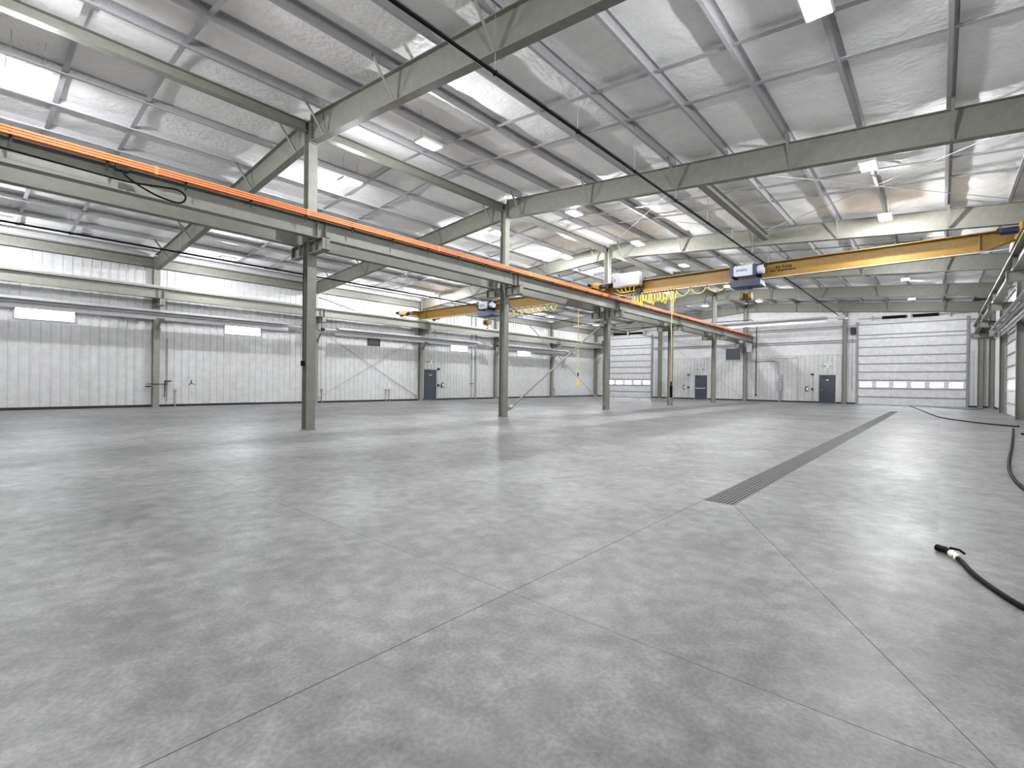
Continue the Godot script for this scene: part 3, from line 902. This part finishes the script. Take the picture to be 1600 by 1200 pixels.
func bridge_crane(xa: float, xb: float, label: String, main: bool) -> void:
	var z := -20.6
	var t := thing("bridge_crane", label, "crane", Vector3((xa + xb) / 2, 5.42, z))
	var half := (xb - xa) / 2 - 0.13
	# girder: box with tapering ends and wider flange plates
	var s := begin()
	extrude(s, PackedVector2Array([Vector2(-half, 0.25), Vector2(-half + 0.75, 0.012), Vector2(half - 0.75, 0.012), Vector2(half, 0.25), Vector2(half, 0.535), Vector2(-half, 0.535)]), Vector3(0, 0, -0.012), Vector3.RIGHT, Vector3.UP, Vector3(0, 0, 0.024))
	var g := part("girder", done(s), mats.crane_yellow, t)
	part("flange_plate", box_mesh(Vector3(half * 2, 0.02, 0.5)), mats.crane_yellow, g, Vector3(0, 0.545, 0))
	s = begin()
	extrude(s, sheet([Vector2(-half, 0.245), Vector2(-half + 0.75, 0.004), Vector2(half - 0.75, 0.004), Vector2(half, 0.245)], 0.02), Vector3(0, 0, -0.16), Vector3.RIGHT, Vector3.UP, Vector3(0, 0, 0.32))
	part("flange_plate", done(s), mats.crane_yellow, g)
	for e in [-half + 0.76, half - 0.76]:
		part("web_stiffener", box_mesh(Vector3(0.02, 0.52, 0.28)), mats.crane_yellow, g, Vector3(e, 0.27, 0))
	for e in [-1.0, 1.0]:
		var tr := part("end_truck", null, mats.crane_yellow, t, Vector3(e * (half + 0.13), 0.3, 0))
		s = begin()
		extrude(s, PackedVector2Array([Vector2(-1.65, -0.1), Vector2(1.65, -0.1), Vector2(1.65, 0.08), Vector2(1.2, 0.2), Vector2(-1.2, 0.2), Vector2(-1.65, 0.08)]), Vector3(-0.12, 0, 0), Vector3.BACK, Vector3.UP, Vector3(0.24, 0, 0))
		tr.mesh = done(s)
		for q in [-1.35, 1.35]:
			part("wheel", tube_mesh([Vector3(-0.05, -0.085, q), Vector3(0.05, -0.085, q)], 0.135, 16), mats.iron_black, tr)
			part("buffer", tube_mesh([Vector3(0, -0.01, sign(q) * 1.65), Vector3(0, -0.01, sign(q) * 1.8)], 0.06, 10), mats.rubber_black, tr)
		# knee plates joining truck and girder
		part("gusset", box_mesh(Vector3(0.5, 0.012, 1.3)), mats.crane_yellow, tr, Vector3(-e * 0.3, 0.205, 0))
		part("drive_motor", tube_mesh([Vector3(-e * 0.14, 0.02, 1.0), Vector3(-e * 0.5, 0.02, 1.0)], 0.1, 12), mats.hoist_blue, tr)
	# small clips standing on the girder
	for i in 6:
		part("cable_clip", box_mesh(Vector3(0.05, 0.12, 0.04)), mats.iron_black, g, Vector3(-half + 1.8 + i * 1.9, 0.6, 0.18))
	# festoon track and loops of yellow cable
	var track := part("festoon_track", box_mesh(Vector3(half * 2 - 0.3, 0.035, 0.035)), mats.galvanised, t, Vector3(0, -0.06, 0.34))
	for i in 5:
		part("track_arm", box_mesh(Vector3(0.04, 0.03, 0.18)), mats.galvanised, track, Vector3(-half + 1.6 + i * (half * 2 - 3.2) / 4.0, 0.03, -0.1))
	var spots := []
	if main:
		var x := -10.55
		for i in 15:
			spots.append([x, x + 0.1 + 0.03 * (i % 3), 0.36 + 0.07 * ((i * 5) % 4)])
			x += 0.135
		for w in [0.62, 0.66, 0.78]:
			spots.append([x, x + w, 0.3 - 0.05 * (w - 0.6)])
			x += w + 0.02
	else:
		var x := -18.5
		for i in 9:
			spots.append([x, x + 0.4, 0.3])
			x += 0.42
	for e in spots:
		var pts := []
		for k in 11:
			var u := k / 10.0
			pts.append(Vector3(lerpf(e[0], e[1], u) - t.position.x, -0.07 - e[2] * pow(sin(PI * u), 0.75), 0.34 + 0.02 * sin(u * 6.0)))
		part("festoon_loop", tube_mesh(pts, 0.02, 6), mats.cable_yellow, t)
		part("cable_trolley", box_mesh(Vector3(0.07, 0.07, 0.05)), mats.iron_black, t, Vector3(e[0] - t.position.x, -0.09, 0.34))
	if main:
		var cab := part("control_cabinet", soft_box(Vector3(1.3, 0.6, 0.3), 0.02), mats.cabinet_grey, t, Vector3(-10.75 - t.position.x, 0.6, 0.42))
		part("cabinet_door", box_mesh(Vector3(0.98, 0.54, 0.012)), mats.cabinet_grey, cab, Vector3(0.12, 0, 0.155))
		part("door_latch", box_mesh(Vector3(0.02, 0.14, 0.02)), mats.iron_black, cab, Vector3(-0.55, 0, 0.16))
		part("cabinet_arm", box_mesh(Vector3(1.2, 0.05, 0.4)), mats.crane_yellow, t, Vector3(-10.75 - t.position.x, 0.28, 0.36))
		for i in 5:
			part("cabinet_cable", tube_mesh(smooth_path([Vector3(-0.5 + i * 0.22, -0.3, 0.05), Vector3(-0.45 + i * 0.2, -0.46, 0.06), Vector3(-0.25 + i * 0.15, -0.56, 0.02), Vector3(0.0 + i * 0.1, -0.5, 0.0)], 5), 0.018, 6), mats.cable_yellow, cab)
		part("limit_motor", soft_box(Vector3(0.22, 0.2, 0.2), 0.03), mats.iron_black, t, Vector3(-10.2 - t.position.x, 0.05, 0.36))
		# capacity lettering on the girder face
		var f := SystemFont.new()
		f.font_names = PackedStringArray(["Droid Sans"])
		f.font_weight = 700
		var tm := TextMesh.new()
		tm.text = "10 TON"
		tm.font = f
		tm.font_size = 64
		tm.pixel_size = 0.0026
		tm.depth = 0.004
		part("lettering", tm, mats.rubber_black, g, Vector3(-4.5 - t.position.x, 0.36, 0.014))
		s = begin()
		var cx := -0.44
		for w in [0.06, 0.05, 0.05, -0.04, 0.07, 0.05, 0.06, 0.05, 0.06, 0.05, 0.07, 0.05, 0.04, 0.05]:
			if w > 0.0:
				box(s, Vector3(cx + w / 2, 0, 0), Vector3(w * 0.8, 0.05, 0.003))
				cx += w + 0.008
			else:
				cx += 0.05
		part("small_print", done(s), mats.rubber_black, g, Vector3(-4.5 - t.position.x, 0.24, 0.013))

func hoist(at: Vector3, label: String) -> void:
	var t := thing("rope_hoist", label, "hoist", at)
	# grey drum housing with blue ends, blue trolley frame below, hook block on ropes
	var body := part("drum_housing", soft_box(Vector3(0.72, 0.4, 0.36), 0.05), mats.hoist_grey, t, Vector3(-0.04, 0.26, 0.34), Basis(Vector3.UP, 0.0))
	part("end_cover", soft_box(Vector3(0.14, 0.46, 0.4), 0.05), mats.hoist_blue, body, Vector3(-0.43, 0, 0))
	part("end_cover", soft_box(Vector3(0.13, 0.46, 0.4), 0.05), mats.hoist_blue, body, Vector3(0.4, 0, 0))
	part("motor", tube_mesh([Vector3(0.46, 0.0, 0), Vector3(0.68, 0.0, 0)], 0.17, 14), mats.hoist_grey, body)
	var f := SystemFont.new()
	f.font_names = PackedStringArray(["Droid Sans"])
	f.font_weight = 700
	var tm := TextMesh.new()
	tm.text = "DEMAG"
	tm.font = f
	tm.font_size = 48
	tm.pixel_size = 0.0024
	tm.depth = 0.003
	part("lettering", tm, mats.hoist_blue, body, Vector3(-0.06, 0.02, 0.182))
	var fr := part("trolley_frame", soft_box(Vector3(1.1, 0.26, 0.7), 0.04), mats.hoist_blue, t, Vector3(0, -0.2, 0.12))
	for sx in [-0.42, 0.42]:
		part("trolley_cheek", box_mesh(Vector3(0.16, 0.5, 0.04)), mats.iron_black, fr, Vector3(sx, 0.3, -0.05 + 0.0))
		part("trolley_wheel", tube_mesh([Vector3(sx, 0.24, -0.08), Vector3(sx, 0.24, -0.02)], 0.07, 12), mats.iron_black, fr)
	part("cross_bar", box_mesh(Vector3(0.2, 0.14, 0.16)), mats.iron_black, t, Vector3(0.62, 0.42, 0.3))
	for r in [[-0.2, -0.17], [-0.1, -0.1], [0.1, 0.1], [0.2, 0.17]]:
		part("rope", tube_mesh([Vector3(r[0], -0.32, 0.2), Vector3(r[1], -0.66, 0.2)], 0.011, 6), mats.iron_black, t)
	var blk := part("hook_block", box_mesh(Vector3(0.2, 0.24, 0.14)), mats.iron_black, t, Vector3(0, -0.7, 0.2))
	for sx in [-1.0, 1.0]:
		part("sheave_cover", tube_mesh([Vector3(sx * 0.1, 0.02, 0), Vector3(sx * 0.2, 0.02, 0)], 0.16, 16), mats.crane_yellow, blk)
	var hk := []
	for k in 12:
		var a := -0.6 + k * 0.42
		hk.append(Vector3(0.075 * sin(a), -0.26 + 0.075 * cos(a), 0))
	part("hook", tube_mesh([Vector3(0, -0.1, 0), Vector3(0, -0.17, 0)] + hk, 0.022, 8), mats.iron_black, blk)

func pendant(at: Vector3, drop: float, m: Material, label: String) -> void:
	var t := thing("crane_pendant", label, "pendant control", at)
	part("cable", tube_mesh([Vector3.ZERO, Vector3(0, -drop * 0.5, 0.01), Vector3(0, -drop, 0)], 0.016, 6), mats.cable_yellow, t)
	var b := part("body", soft_box(Vector3(0.1, 0.09, 0.5), 0.02), m, t, Vector3(0, -drop - 0.3, 0), Basis(Vector3.RIGHT, PI / 2))
	for i in 4:
		part("button", tube_mesh([Vector3(0, -0.04, -0.16 + i * 0.09), Vector3(0, -0.06, -0.16 + i * 0.09)], 0.02, 8), mats.chrome, b)
	part("cable_boot", tube_mesh([Vector3(0, -drop + 0.14, 0), Vector3(0, -drop - 0.06, 0)], 0.03, 8), mats.rubber_black, t)

# ---------------------------------------------------------------- heaters
func tube_heater(label: String, at: Vector3, len: float, turn: float, tilt: float, drop: float) -> void:
	# runs along its own -z from the near end; reflector hood open downwards, tilted about its length
	var t := thing("tube_heater", label, "heater", at)
	t.rotation.y = turn
	var b := Basis(Vector3.BACK, tilt)
	var s := begin()
	extrude(s, sheet([Vector2(-0.27, -0.13), Vector2(-0.2, 0.06), Vector2(-0.08, 0.14), Vector2(0.08, 0.14), Vector2(0.2, 0.06), Vector2(0.27, -0.13)], 0.006), Vector3(0, 0, -0.8), Vector3.RIGHT, Vector3.UP, Vector3(0, 0, -(len - 1.6)))
	part("reflector_hood", done(s), mats.aluminium, t, Vector3.ZERO, b)
	part("heat_tube", tube_mesh([Vector3(0, 0, 0), Vector3(0, 0, -len)], 0.05, 12), mats.galvanised, t)
	part("burner_box", soft_box(Vector3(0.3, 0.32, 0.45), 0.03), mats.cabinet_grey, t, Vector3(0, 0.02, -len - 0.1))
	part("burner_fan", tube_mesh([Vector3(0.1, -0.1, -len - 0.33), Vector3(0.1, -0.1, -len - 0.5)], 0.1, 12), mats.aluminium, t)
	part("flue_cap", tube_mesh([Vector3(0, 0, 0.12), Vector3(0, 0, -0.02)], 0.1, 12), mats.iron_black, t)
	var n := int(len / 3.0)
	for i in n:
		var z := -1.2 - (len - 2.4) * i / maxf(1.0, n - 1.0)
		var up: float = roof_y(at.x - z) + 0.2 - at.y if turn != 0.0 else drop
		part("hanger_chain", tube_mesh([Vector3(0, 0.12, z), Vector3(0, up, z)], 0.007, 5), mats.galvanised, t)
		part("tube_bracket", box_mesh(Vector3(0.36, 0.03, 0.04)), mats.galvanised, t, b * Vector3(0, 0.1, 0) + Vector3(0, 0, z), b)

func build_heaters() -> void:
	tube_heater("shiny radiant tube heater along the windowed wall over the first two windows", Vector3(-26.48, 4.22, 4.5), 17.3, 0.0, 0.6, 0.68)
	tube_heater("shiny radiant tube heater along the windowed wall above the louvred vent and side door", Vector3(-26.48, 4.22, -13.95), 13.2, 0.0, 0.6, 0.68)
	tube_heater("shiny radiant tube heater along the windowed wall at its far corner", Vector3(-26.48, 4.22, -28.6), 10.3, 0.0, 0.6, 0.68)
	tube_heater("shiny radiant tube heater hung across the hall before the far end wall", Vector3(-18.2, 6.25, -42.0), 12.7, -PI / 2, 0.5, 0.9)
	tube_heater("shiny radiant tube heater behind the runway opposite the windowed wall", Vector3(2.1, 4.2, -16.0), 20.5, 0.0, -0.4, 0.7)
	# wall arms that hold the heaters by the columns
	for k in range(0, 6):
		var t := thing("heater_arm", "slanting steel arm under the wall heater, on the column %s the far end wall" % ("against" if k == 5 else ordinal(5 - k) + " from"), "bracket", Vector3(-27.02, 3.55, frame_z(k) - 0.05), "heater arms on the windowed wall")
		var s := begin()
		var a := Vector3(0, 0, 0)
		var b := Vector3(0.44, 0.46, 0)
		extrude(s, chamfered(0.07, 0.07, 0.01), a, Vector3.BACK, (b - a).normalized().cross(Vector3.BACK), b - a)
		part("arm", done(s), mats.steel_paint, t)
		part("foot", box_mesh(Vector3(0.02, 0.2, 0.2)), mats.steel_paint, t, Vector3(0.0, 0, 0))
		part("head", box_mesh(Vector3(0.12, 0.03, 0.3)), mats.steel_paint, t, b)

# ---------------------------------------------------------------- services on the walls and under the roof
func pipe_run(called: String, label: String, pts: Array, r: float, m: Material, category := "pipe") -> Node3D:
	var t := thing(called, label, category, pts[0])
	var local := []
	for p in pts:
		local.append(p - pts[0])
	part("pipe", tube_mesh(local, r, 10), m, t)
	return t

func build_services() -> void:
	# black gas lines under the roof
	var t := pipe_run("gas_pipe", "thin black pipe hung below the roof of the hoist aisle", [Vector3(-5.8, 6.6, 8.5), Vector3(-5.8, 6.6, -43.2)], 0.032, mats.pipe_black)
	for i in 14:
		var z := 6.6 - i * 2.54 - 8.5
		part("hanger_rod", tube_mesh([Vector3(0, 0.02, z), Vector3(0, roof_y(-5.8) + 0.2 - 6.6, z)], 0.006, 5), mats.galvanised, t)
		part("clamp", box_mesh(Vector3(0.07, 0.07, 0.03)), mats.pipe_black, t, Vector3(0, 0, z))
	t = pipe_run("gas_pipe", "thick black pipe hung below the roof along the windowed wall", [Vector3(-23.0, 6.37, 8.5), Vector3(-23.0, 6.37, -43.2)], 0.035, mats.pipe_black)
	for i in 14:
		var z := 7.2 - i * 3.3 - 8.5
		part("hanger_rod", tube_mesh([Vector3(0, 0.03, z), Vector3(0, roof_y(-23.0) + 0.2 - 6.37, z)], 0.006, 5), mats.galvanised, t)
		part("clamp", box_mesh(Vector3(0.09, 0.09, 0.03)), mats.pipe_black, t, Vector3(0, 0, z))
	t = pipe_run("gas_pipe", "black pipe running across under the roof by the far end wall", [Vector3(-23.0, 6.6, -42.6), Vector3(-11.6, 6.6, -42.6), Vector3(-11.6, 6.6, -43.2), Vector3(-11.66, 6.5, -44.4), Vector3(-11.66, 0.4, -44.4)], 0.03, mats.pipe_black)
	part("valve", box_mesh(Vector3(0.1, 0.14, 0.1)), mats.pipe_black, t, Vector3(11.34, -6.1, -1.8))
	# dark louvred vent on the windowed wall
	t = thing("louvre_vent", "black square louvred vent on the windowed wall under the heater", "vent", Vector3(X_LEFT + 0.03, 3.87, -17.76))
	var s := begin()
	span(s, Vector3(0, -0.29, -0.45), Vector3(0.06, -0.25, 0.45))
	span(s, Vector3(0, 0.25, -0.45), Vector3(0.06, 0.29, 0.45))
	span(s, Vector3(0, -0.25, -0.45), Vector3(0.06, 0.25, -0.4))
	span(s, Vector3(0, -0.25, 0.4), Vector3(0.06, 0.25, 0.45))
	part("vent_frame", done(s), mats.iron_black, t)
	for i in 6:
		part("louvre_blade", box_mesh(Vector3(0.008, 0.096, 0.8)), mats.iron_black, t, Vector3(0.03, -0.21 + i * 0.084, 0), Basis(Vector3.BACK, 0.25))
	# dark fan opening with frame on the far wall
	t = thing("exhaust_louvre", "dark blue shuttered exhaust vent with pale frame beside the end wall column", "vent", Vector3(-13.55, 3.98, Z_FAR + 0.04))
	s = begin()
	span(s, Vector3(-0.66, -0.55, 0), Vector3(0.66, -0.49, 0.08))
	span(s, Vector3(-0.66, 0.49, 0), Vector3(0.66, 0.55, 0.08))
	span(s, Vector3(-0.66, -0.49, 0), Vector3(-0.6, 0.49, 0.08))
	span(s, Vector3(0.6, -0.49, 0), Vector3(0.66, 0.49, 0.08))
	part("vent_frame", done(s), mats.galvanised, t)
	for i in 6:
		part("shutter_blade", box_mesh(Vector3(1.2, 0.18, 0.01)), mats.door_navy, t, Vector3(0, -0.41 + i * 0.164, 0.035), Basis(Vector3.RIGHT, -0.12))
	# disconnect box on the last middle column with its conduit
	t = thing("disconnect_box", "grey electrical disconnect box beside the end wall column, under the runway end", "electrical box", Vector3(-12.05, 4.45, Z_FAR + 0.72))
	part("case", soft_box(Vector3(0.42, 0.75, 0.26), 0.04), mats.cabinet_grey, t)
	part("lever", box_mesh(Vector3(0.05, 0.18, 0.05)), mats.iron_black, t, Vector3(0.23, 0, 0.05))
	part("conduit", tube_mesh(smooth_path([Vector3(-0.1, -0.37, 0), Vector3(-0.1, -0.75, -0.1), Vector3(0.1, -1.0, -0.45), Vector3(0.6, -1.08, -0.6), Vector3(1.6, -1.08, -0.6), Vector3(1.95, -1.2, -0.6), Vector3(2.02, -1.4, -0.6), Vector3(2.02, -2.2, -0.6)], 6), 0.05, 8), mats.galvanised, t)
	# panel box with conduit to the floor
	t = thing("breaker_panel", "grey breaker panel with conduits on the end wall between the column and plain door", "electrical box", Vector3(-9.9, 1.3, Z_FAR + 0.15))
	part("case", soft_box(Vector3(0.42, 0.85, 0.2), 0.03), mats.window_frame_grey, t)
	part("cover", box_mesh(Vector3(0.34, 0.76, 0.012)), mats.window_frame_grey, t, Vector3(0, 0, 0.105))
	part("conduit", tube_mesh([Vector3(0.02, -0.42, 0), Vector3(0.02, -1.29, 0)], 0.09, 10), mats.window_frame_grey, t)
	part("conduit", tube_mesh([Vector3(0.12, 0.42, 0), Vector3(0.12, 0.92, 0)], 0.03, 8), mats.galvanised, t)
	for y in [0.6, 0.85]:
		part("strap", box_mesh(Vector3(0.4, 0.06, 0.05)), mats.galvanised, t, Vector3(0.05, y, -0.05))
	# frame of thin conduit on the end wall
	pipe_run("wall_conduit", "thin pale conduit running over the end wall and down past the breaker panel", [Vector3(-12.1, 3.5, Z_FAR + 0.05), Vector3(-8.62, 3.55, Z_FAR + 0.05), Vector3(-8.6, 3.5, Z_FAR + 0.05), Vector3(-8.6, 0.12, Z_FAR + 0.05)], 0.022, mats.galvanised, "conduit")
	# pairs of pipes beside the side door on the windowed wall
	pipe_run("wall_pipe", "tall grey pipe on the windowed wall past the side door, thicker one", [Vector3(X_LEFT + 0.1, 6.3, -26.86), Vector3(X_LEFT + 0.1, 0.02, -26.86)], 0.05, mats.window_frame_grey)
	t = pipe_run("wall_pipe", "tall grey pipe on the windowed wall past the side door, thinner one", [Vector3(X_LEFT + 0.1, 6.6, -27.4), Vector3(X_LEFT + 0.1, 6.6, -26.5), Vector3(X_LEFT + 0.1, 6.5, -26.42), Vector3(X_LEFT + 0.1, 0.02, -26.42)], 0.035, mats.window_frame_grey)
	part("valve_handle", box_mesh(Vector3(0.06, 0.04, 0.4)), mats.iron_black, t, Vector3(0.02, -5.4, 1.0))
	# water and air stand by the first visible side column
	t = thing("hose_bib", "thin grey pipe stand with valves beside the side column between two windows", "pipe", Vector3(X_LEFT + 0.1, 0, -6.66))
	part("stand_pipe", tube_mesh([Vector3(0, 0.25, 0), Vector3(0, 3.2, 0)], 0.02, 6), mats.window_frame_grey, t)
	part("cross_pipe", tube_mesh([Vector3(0.3, 1.06, 0.85), Vector3(0.3, 1.06, 0.1), Vector3(0, 1.06, 0)], 0.02, 6), mats.iron_black, t)
	part("valve", box_mesh(Vector3(0.08, 0.05, 0.26)), mats.iron_black, t, Vector3(0.02, 1.2, -0.02))
	part("valve", box_mesh(Vector3(0.1, 0.06, 0.22)), mats.iron_black, t, Vector3(0.32, 0.95, 0.8))
	part("drop_pipe", tube_mesh([Vector3(0, 1.2, 0.08), Vector3(0.02, 0.45, 0.12)], 0.016, 6), mats.iron_black, t)
	# three-way outlet on the wall
	t = thing("wall_tap", "small dark three-pronged tap on the white wall beside the pipe stand", "tap", Vector3(X_LEFT + 0.04, 1.1, -7.64))
	part("stem", tube_mesh([Vector3(0, 0.02, 0), Vector3(0.06, 0.02, 0), Vector3(0.06, 0.16, 0)], 0.02, 6), mats.iron_black, t)
	part("spout", tube_mesh([Vector3(0.05, 0.0, 0), Vector3(0.12, -0.06, 0.14)], 0.016, 6), mats.iron_black, t)
	part("spout", tube_mesh([Vector3(0.05, 0.0, 0), Vector3(0.12, -0.06, -0.14)], 0.016, 6), mats.iron_black, t)
	for e in [[-6.98, "beside the pipe stand"], [-14.3, "behind the nearest middle column"], [-18.7, "past the crossed brace rods"], [-18.95, "past the crossed brace rods, shorter one"], [-37.3, "in the corner bay"]]:
		t = thing("outlet_post", "short conduit with outlet box on the windowed wall, " + e[1], "outlet", Vector3(X_LEFT + 0.06, 0, e[0]))
		part("conduit", tube_mesh([Vector3(0, 0, 0), Vector3(0, 0.68, 0)], 0.025, 6), mats.window_frame_grey, t)
		part("outlet_box", soft_box(Vector3(0.09, 0.14, 0.09), 0.015), mats.window_frame_grey, t, Vector3(0, 0.74, 0))
	# switch, speaker and wall phone by each man door
	for e in [[Vector3(X_LEFT + 0.035, 0, -23.13), PI / 2, 1.0, "beside the door on the windowed wall"], [Vector3(-17.45, 0, Z_FAR + 0.035), 0.0, -1.0, "beside the push bar door"], [Vector3(-7.6, 0, Z_FAR + 0.035), 0.0, -1.0, "beside the plain end wall door"]]:
		t = thing("switch_conduit", "thin conduit with a dark switch box " + e[3], "switch", e[0])
		t.rotation.y = e[1]
		part("conduit", tube_mesh([Vector3(0, 0.05, 0), Vector3(0, 2.15, 0)], 0.014, 6), mats.window_frame_grey, t)
		part("switch_box", soft_box(Vector3(0.13, 0.16, 0.07), 0.015), mats.iron_black, t, Vector3(0, 1.06, 0.03))
		part("sensor", soft_box(Vector3(0.18, 0.14, 0.12), 0.03), mats.iron_black, t, Vector3(0, 2.22, 0.05))
		var w := thing("extinguisher_hook", "dark curved wall hook " + e[3], "hook", e[0] + Basis(Vector3.UP, e[1]) * Vector3(e[2] * 0.36, 1.08, 0.035))
		w.rotation.y = e[1]
		var pts := []
		for k in 9:
			var a := 0.9 + k * 0.56
			pts.append(Vector3(0.1 * cos(a), 0.17 * sin(a), 0.06))
		part("hook", tube_mesh(pts, 0.035, 8), mats.iron_black, w)
		part("plate", box_mesh(Vector3(0.14, 0.26, 0.05)), mats.sign_white, w, Vector3(0, 0, 0.0))
	# black door-control box on the right-hand wall door
	t = thing("door_control", "dark push button box by the side sectional door", "switch", Vector3(X_RIGHT - 0.1, 0.95, -29.2))
	part("case", soft_box(Vector3(0.14, 0.4, 0.2), 0.02), mats.iron_black, t)
	part("button", tube_mesh([Vector3(-0.07, 0.08, 0), Vector3(-0.1, 0.08, 0)], 0.03, 8), mats.crane_yellow, t)
	# cord grip hanging by the first middle column
	t = thing("hanging_cord", "thin black cord with a small box hanging on the nearest middle column", "cord", Vector3(-12.42, 0, -5.98))
	part("cord", tube_mesh([Vector3(0, 4.7, 0), Vector3(0, 3.4, 0.01), Vector3(0, 1.85, 0)], 0.01, 6), mats.rubber_black, t)
	part("grip", soft_box(Vector3(0.08, 0.14, 0.08), 0.02), mats.rubber_black, t, Vector3(0, 1.74, 0))

# ---------------------------------------------------------------- on the floor
func build_floor_things() -> void:
	# welding cable with its black handle
	var t := thing("welding_cable", "thick black welding cable with a black handle end lying on the concrete", "cable", Vector3.ZERO)
	part("cable", tube_mesh(smooth_path([Vector3(0.09, 0.025, -5.0), Vector3(0.13, 0.02, -4.9), Vector3(0.185, 0.018, -4.64), Vector3(0.29, 0.018, -4.33), Vector3(0.4, 0.018, -4.1), Vector3(0.62, 0.018, -3.75), Vector3(1.0, 0.018, -3.3), Vector3(1.5, 0.018, -3.0)], 6), 0.017, 10), mats.rubber_black, t)
	part("handle", tube_mesh([Vector3(-0.01, 0.028, -5.17), Vector3(0.04, 0.03, -5.13), Vector3(0.085, 0.026, -5.06)], 0.026, 10), mats.rubber_black, t)
	part("tape", tube_mesh([Vector3(0.075, 0.027, -5.07), Vector3(0.118, 0.024, -4.96)], 0.0275, 10), mats.tape_white, t)
	part("lever", tube_mesh([Vector3(0.07, 0.055, -5.12), Vector3(0.12, 0.06, -5.08), Vector3(0.15, 0.045, -5.05)], 0.009, 6), mats.rubber_black, t)
	t = thing("air_hose", "long black hose snaking over the floor towards the side wall columns", "hose", Vector3.ZERO)
	part("hose", tube_mesh(smooth_path([Vector3(1.7, 0.025, -21.6), Vector3(1.45, 0.025, -18.5), Vector3(1.18, 0.025, -15.23), Vector3(0.93, 0.025, -12.4), Vector3(0.8, 0.025, -10.4), Vector3(0.83, 0.025, -8.8), Vector3(1.1, 0.025, -7.2), Vector3(1.7, 0.025, -6.2)], 8), 0.022, 8), mats.rubber_black, t)
	part("coupler", tube_mesh([Vector3(1.7, 0.03, -21.6), Vector3(1.72, 0.03, -21.8)], 0.03, 8), mats.iron_black, t)
	t = thing("power_cord", "thin black cord crossing the floor before the big sectional door", "cord", Vector3.ZERO)
	part("cord", tube_mesh(smooth_path([Vector3(-1.6, 0.02, -43.2), Vector3(-1.4, 0.02, -41.5), Vector3(-0.78, 0.02, -35.3), Vector3(-0.3, 0.02, -30.5), Vector3(0.02, 0.02, -27.9), Vector3(0.6, 0.02, -26.0), Vector3(1.23, 0.02, -24.5), Vector3(1.95, 0.02, -23.6)], 8), 0.022, 8), mats.rubber_black, t)
	part("plug", soft_box(Vector3(0.06, 0.05, 0.1), 0.015), mats.rubber_black, t, Vector3(1.97, 0.028, -23.55))
	t = thing("power_cord", "thin grey cord looped on the floor by the corner post", "cord", Vector3.ZERO)
	part("cord", tube_mesh(smooth_path([Vector3(-0.6, 0.02, -43.0), Vector3(0.2, 0.02, -41.0), Vector3(1.2, 0.02, -40.2), Vector3(1.9, 0.02, -41.5), Vector3(2.1, 0.02, -43.6)], 8), 0.016, 8), mats.iron_black, t)
	part("plug", soft_box(Vector3(0.05, 0.04, 0.08), 0.012), mats.rubber_black, t, Vector3(-0.62, 0.022, -43.04))
	# flat black cable ramp by the wall
	t = thing("cable_ramp", "flat black rubber cable ramp lying on the floor by the side wall", "ramp", Vector3(2.0, 0, -19.8))
	for i in 3:
		var s := begin()
		extrude(s, PackedVector2Array([Vector2(-0.22, 0), Vector2(0.22, 0), Vector2(0.1, 0.045), Vector2(-0.1, 0.045)]), Vector3(-0.28 + i * 0.38, 0, 0), Vector3.BACK, Vector3.UP, Vector3(0.36, 0, 0))
		part("ramp_section", done(s), mats.rubber_black, t)
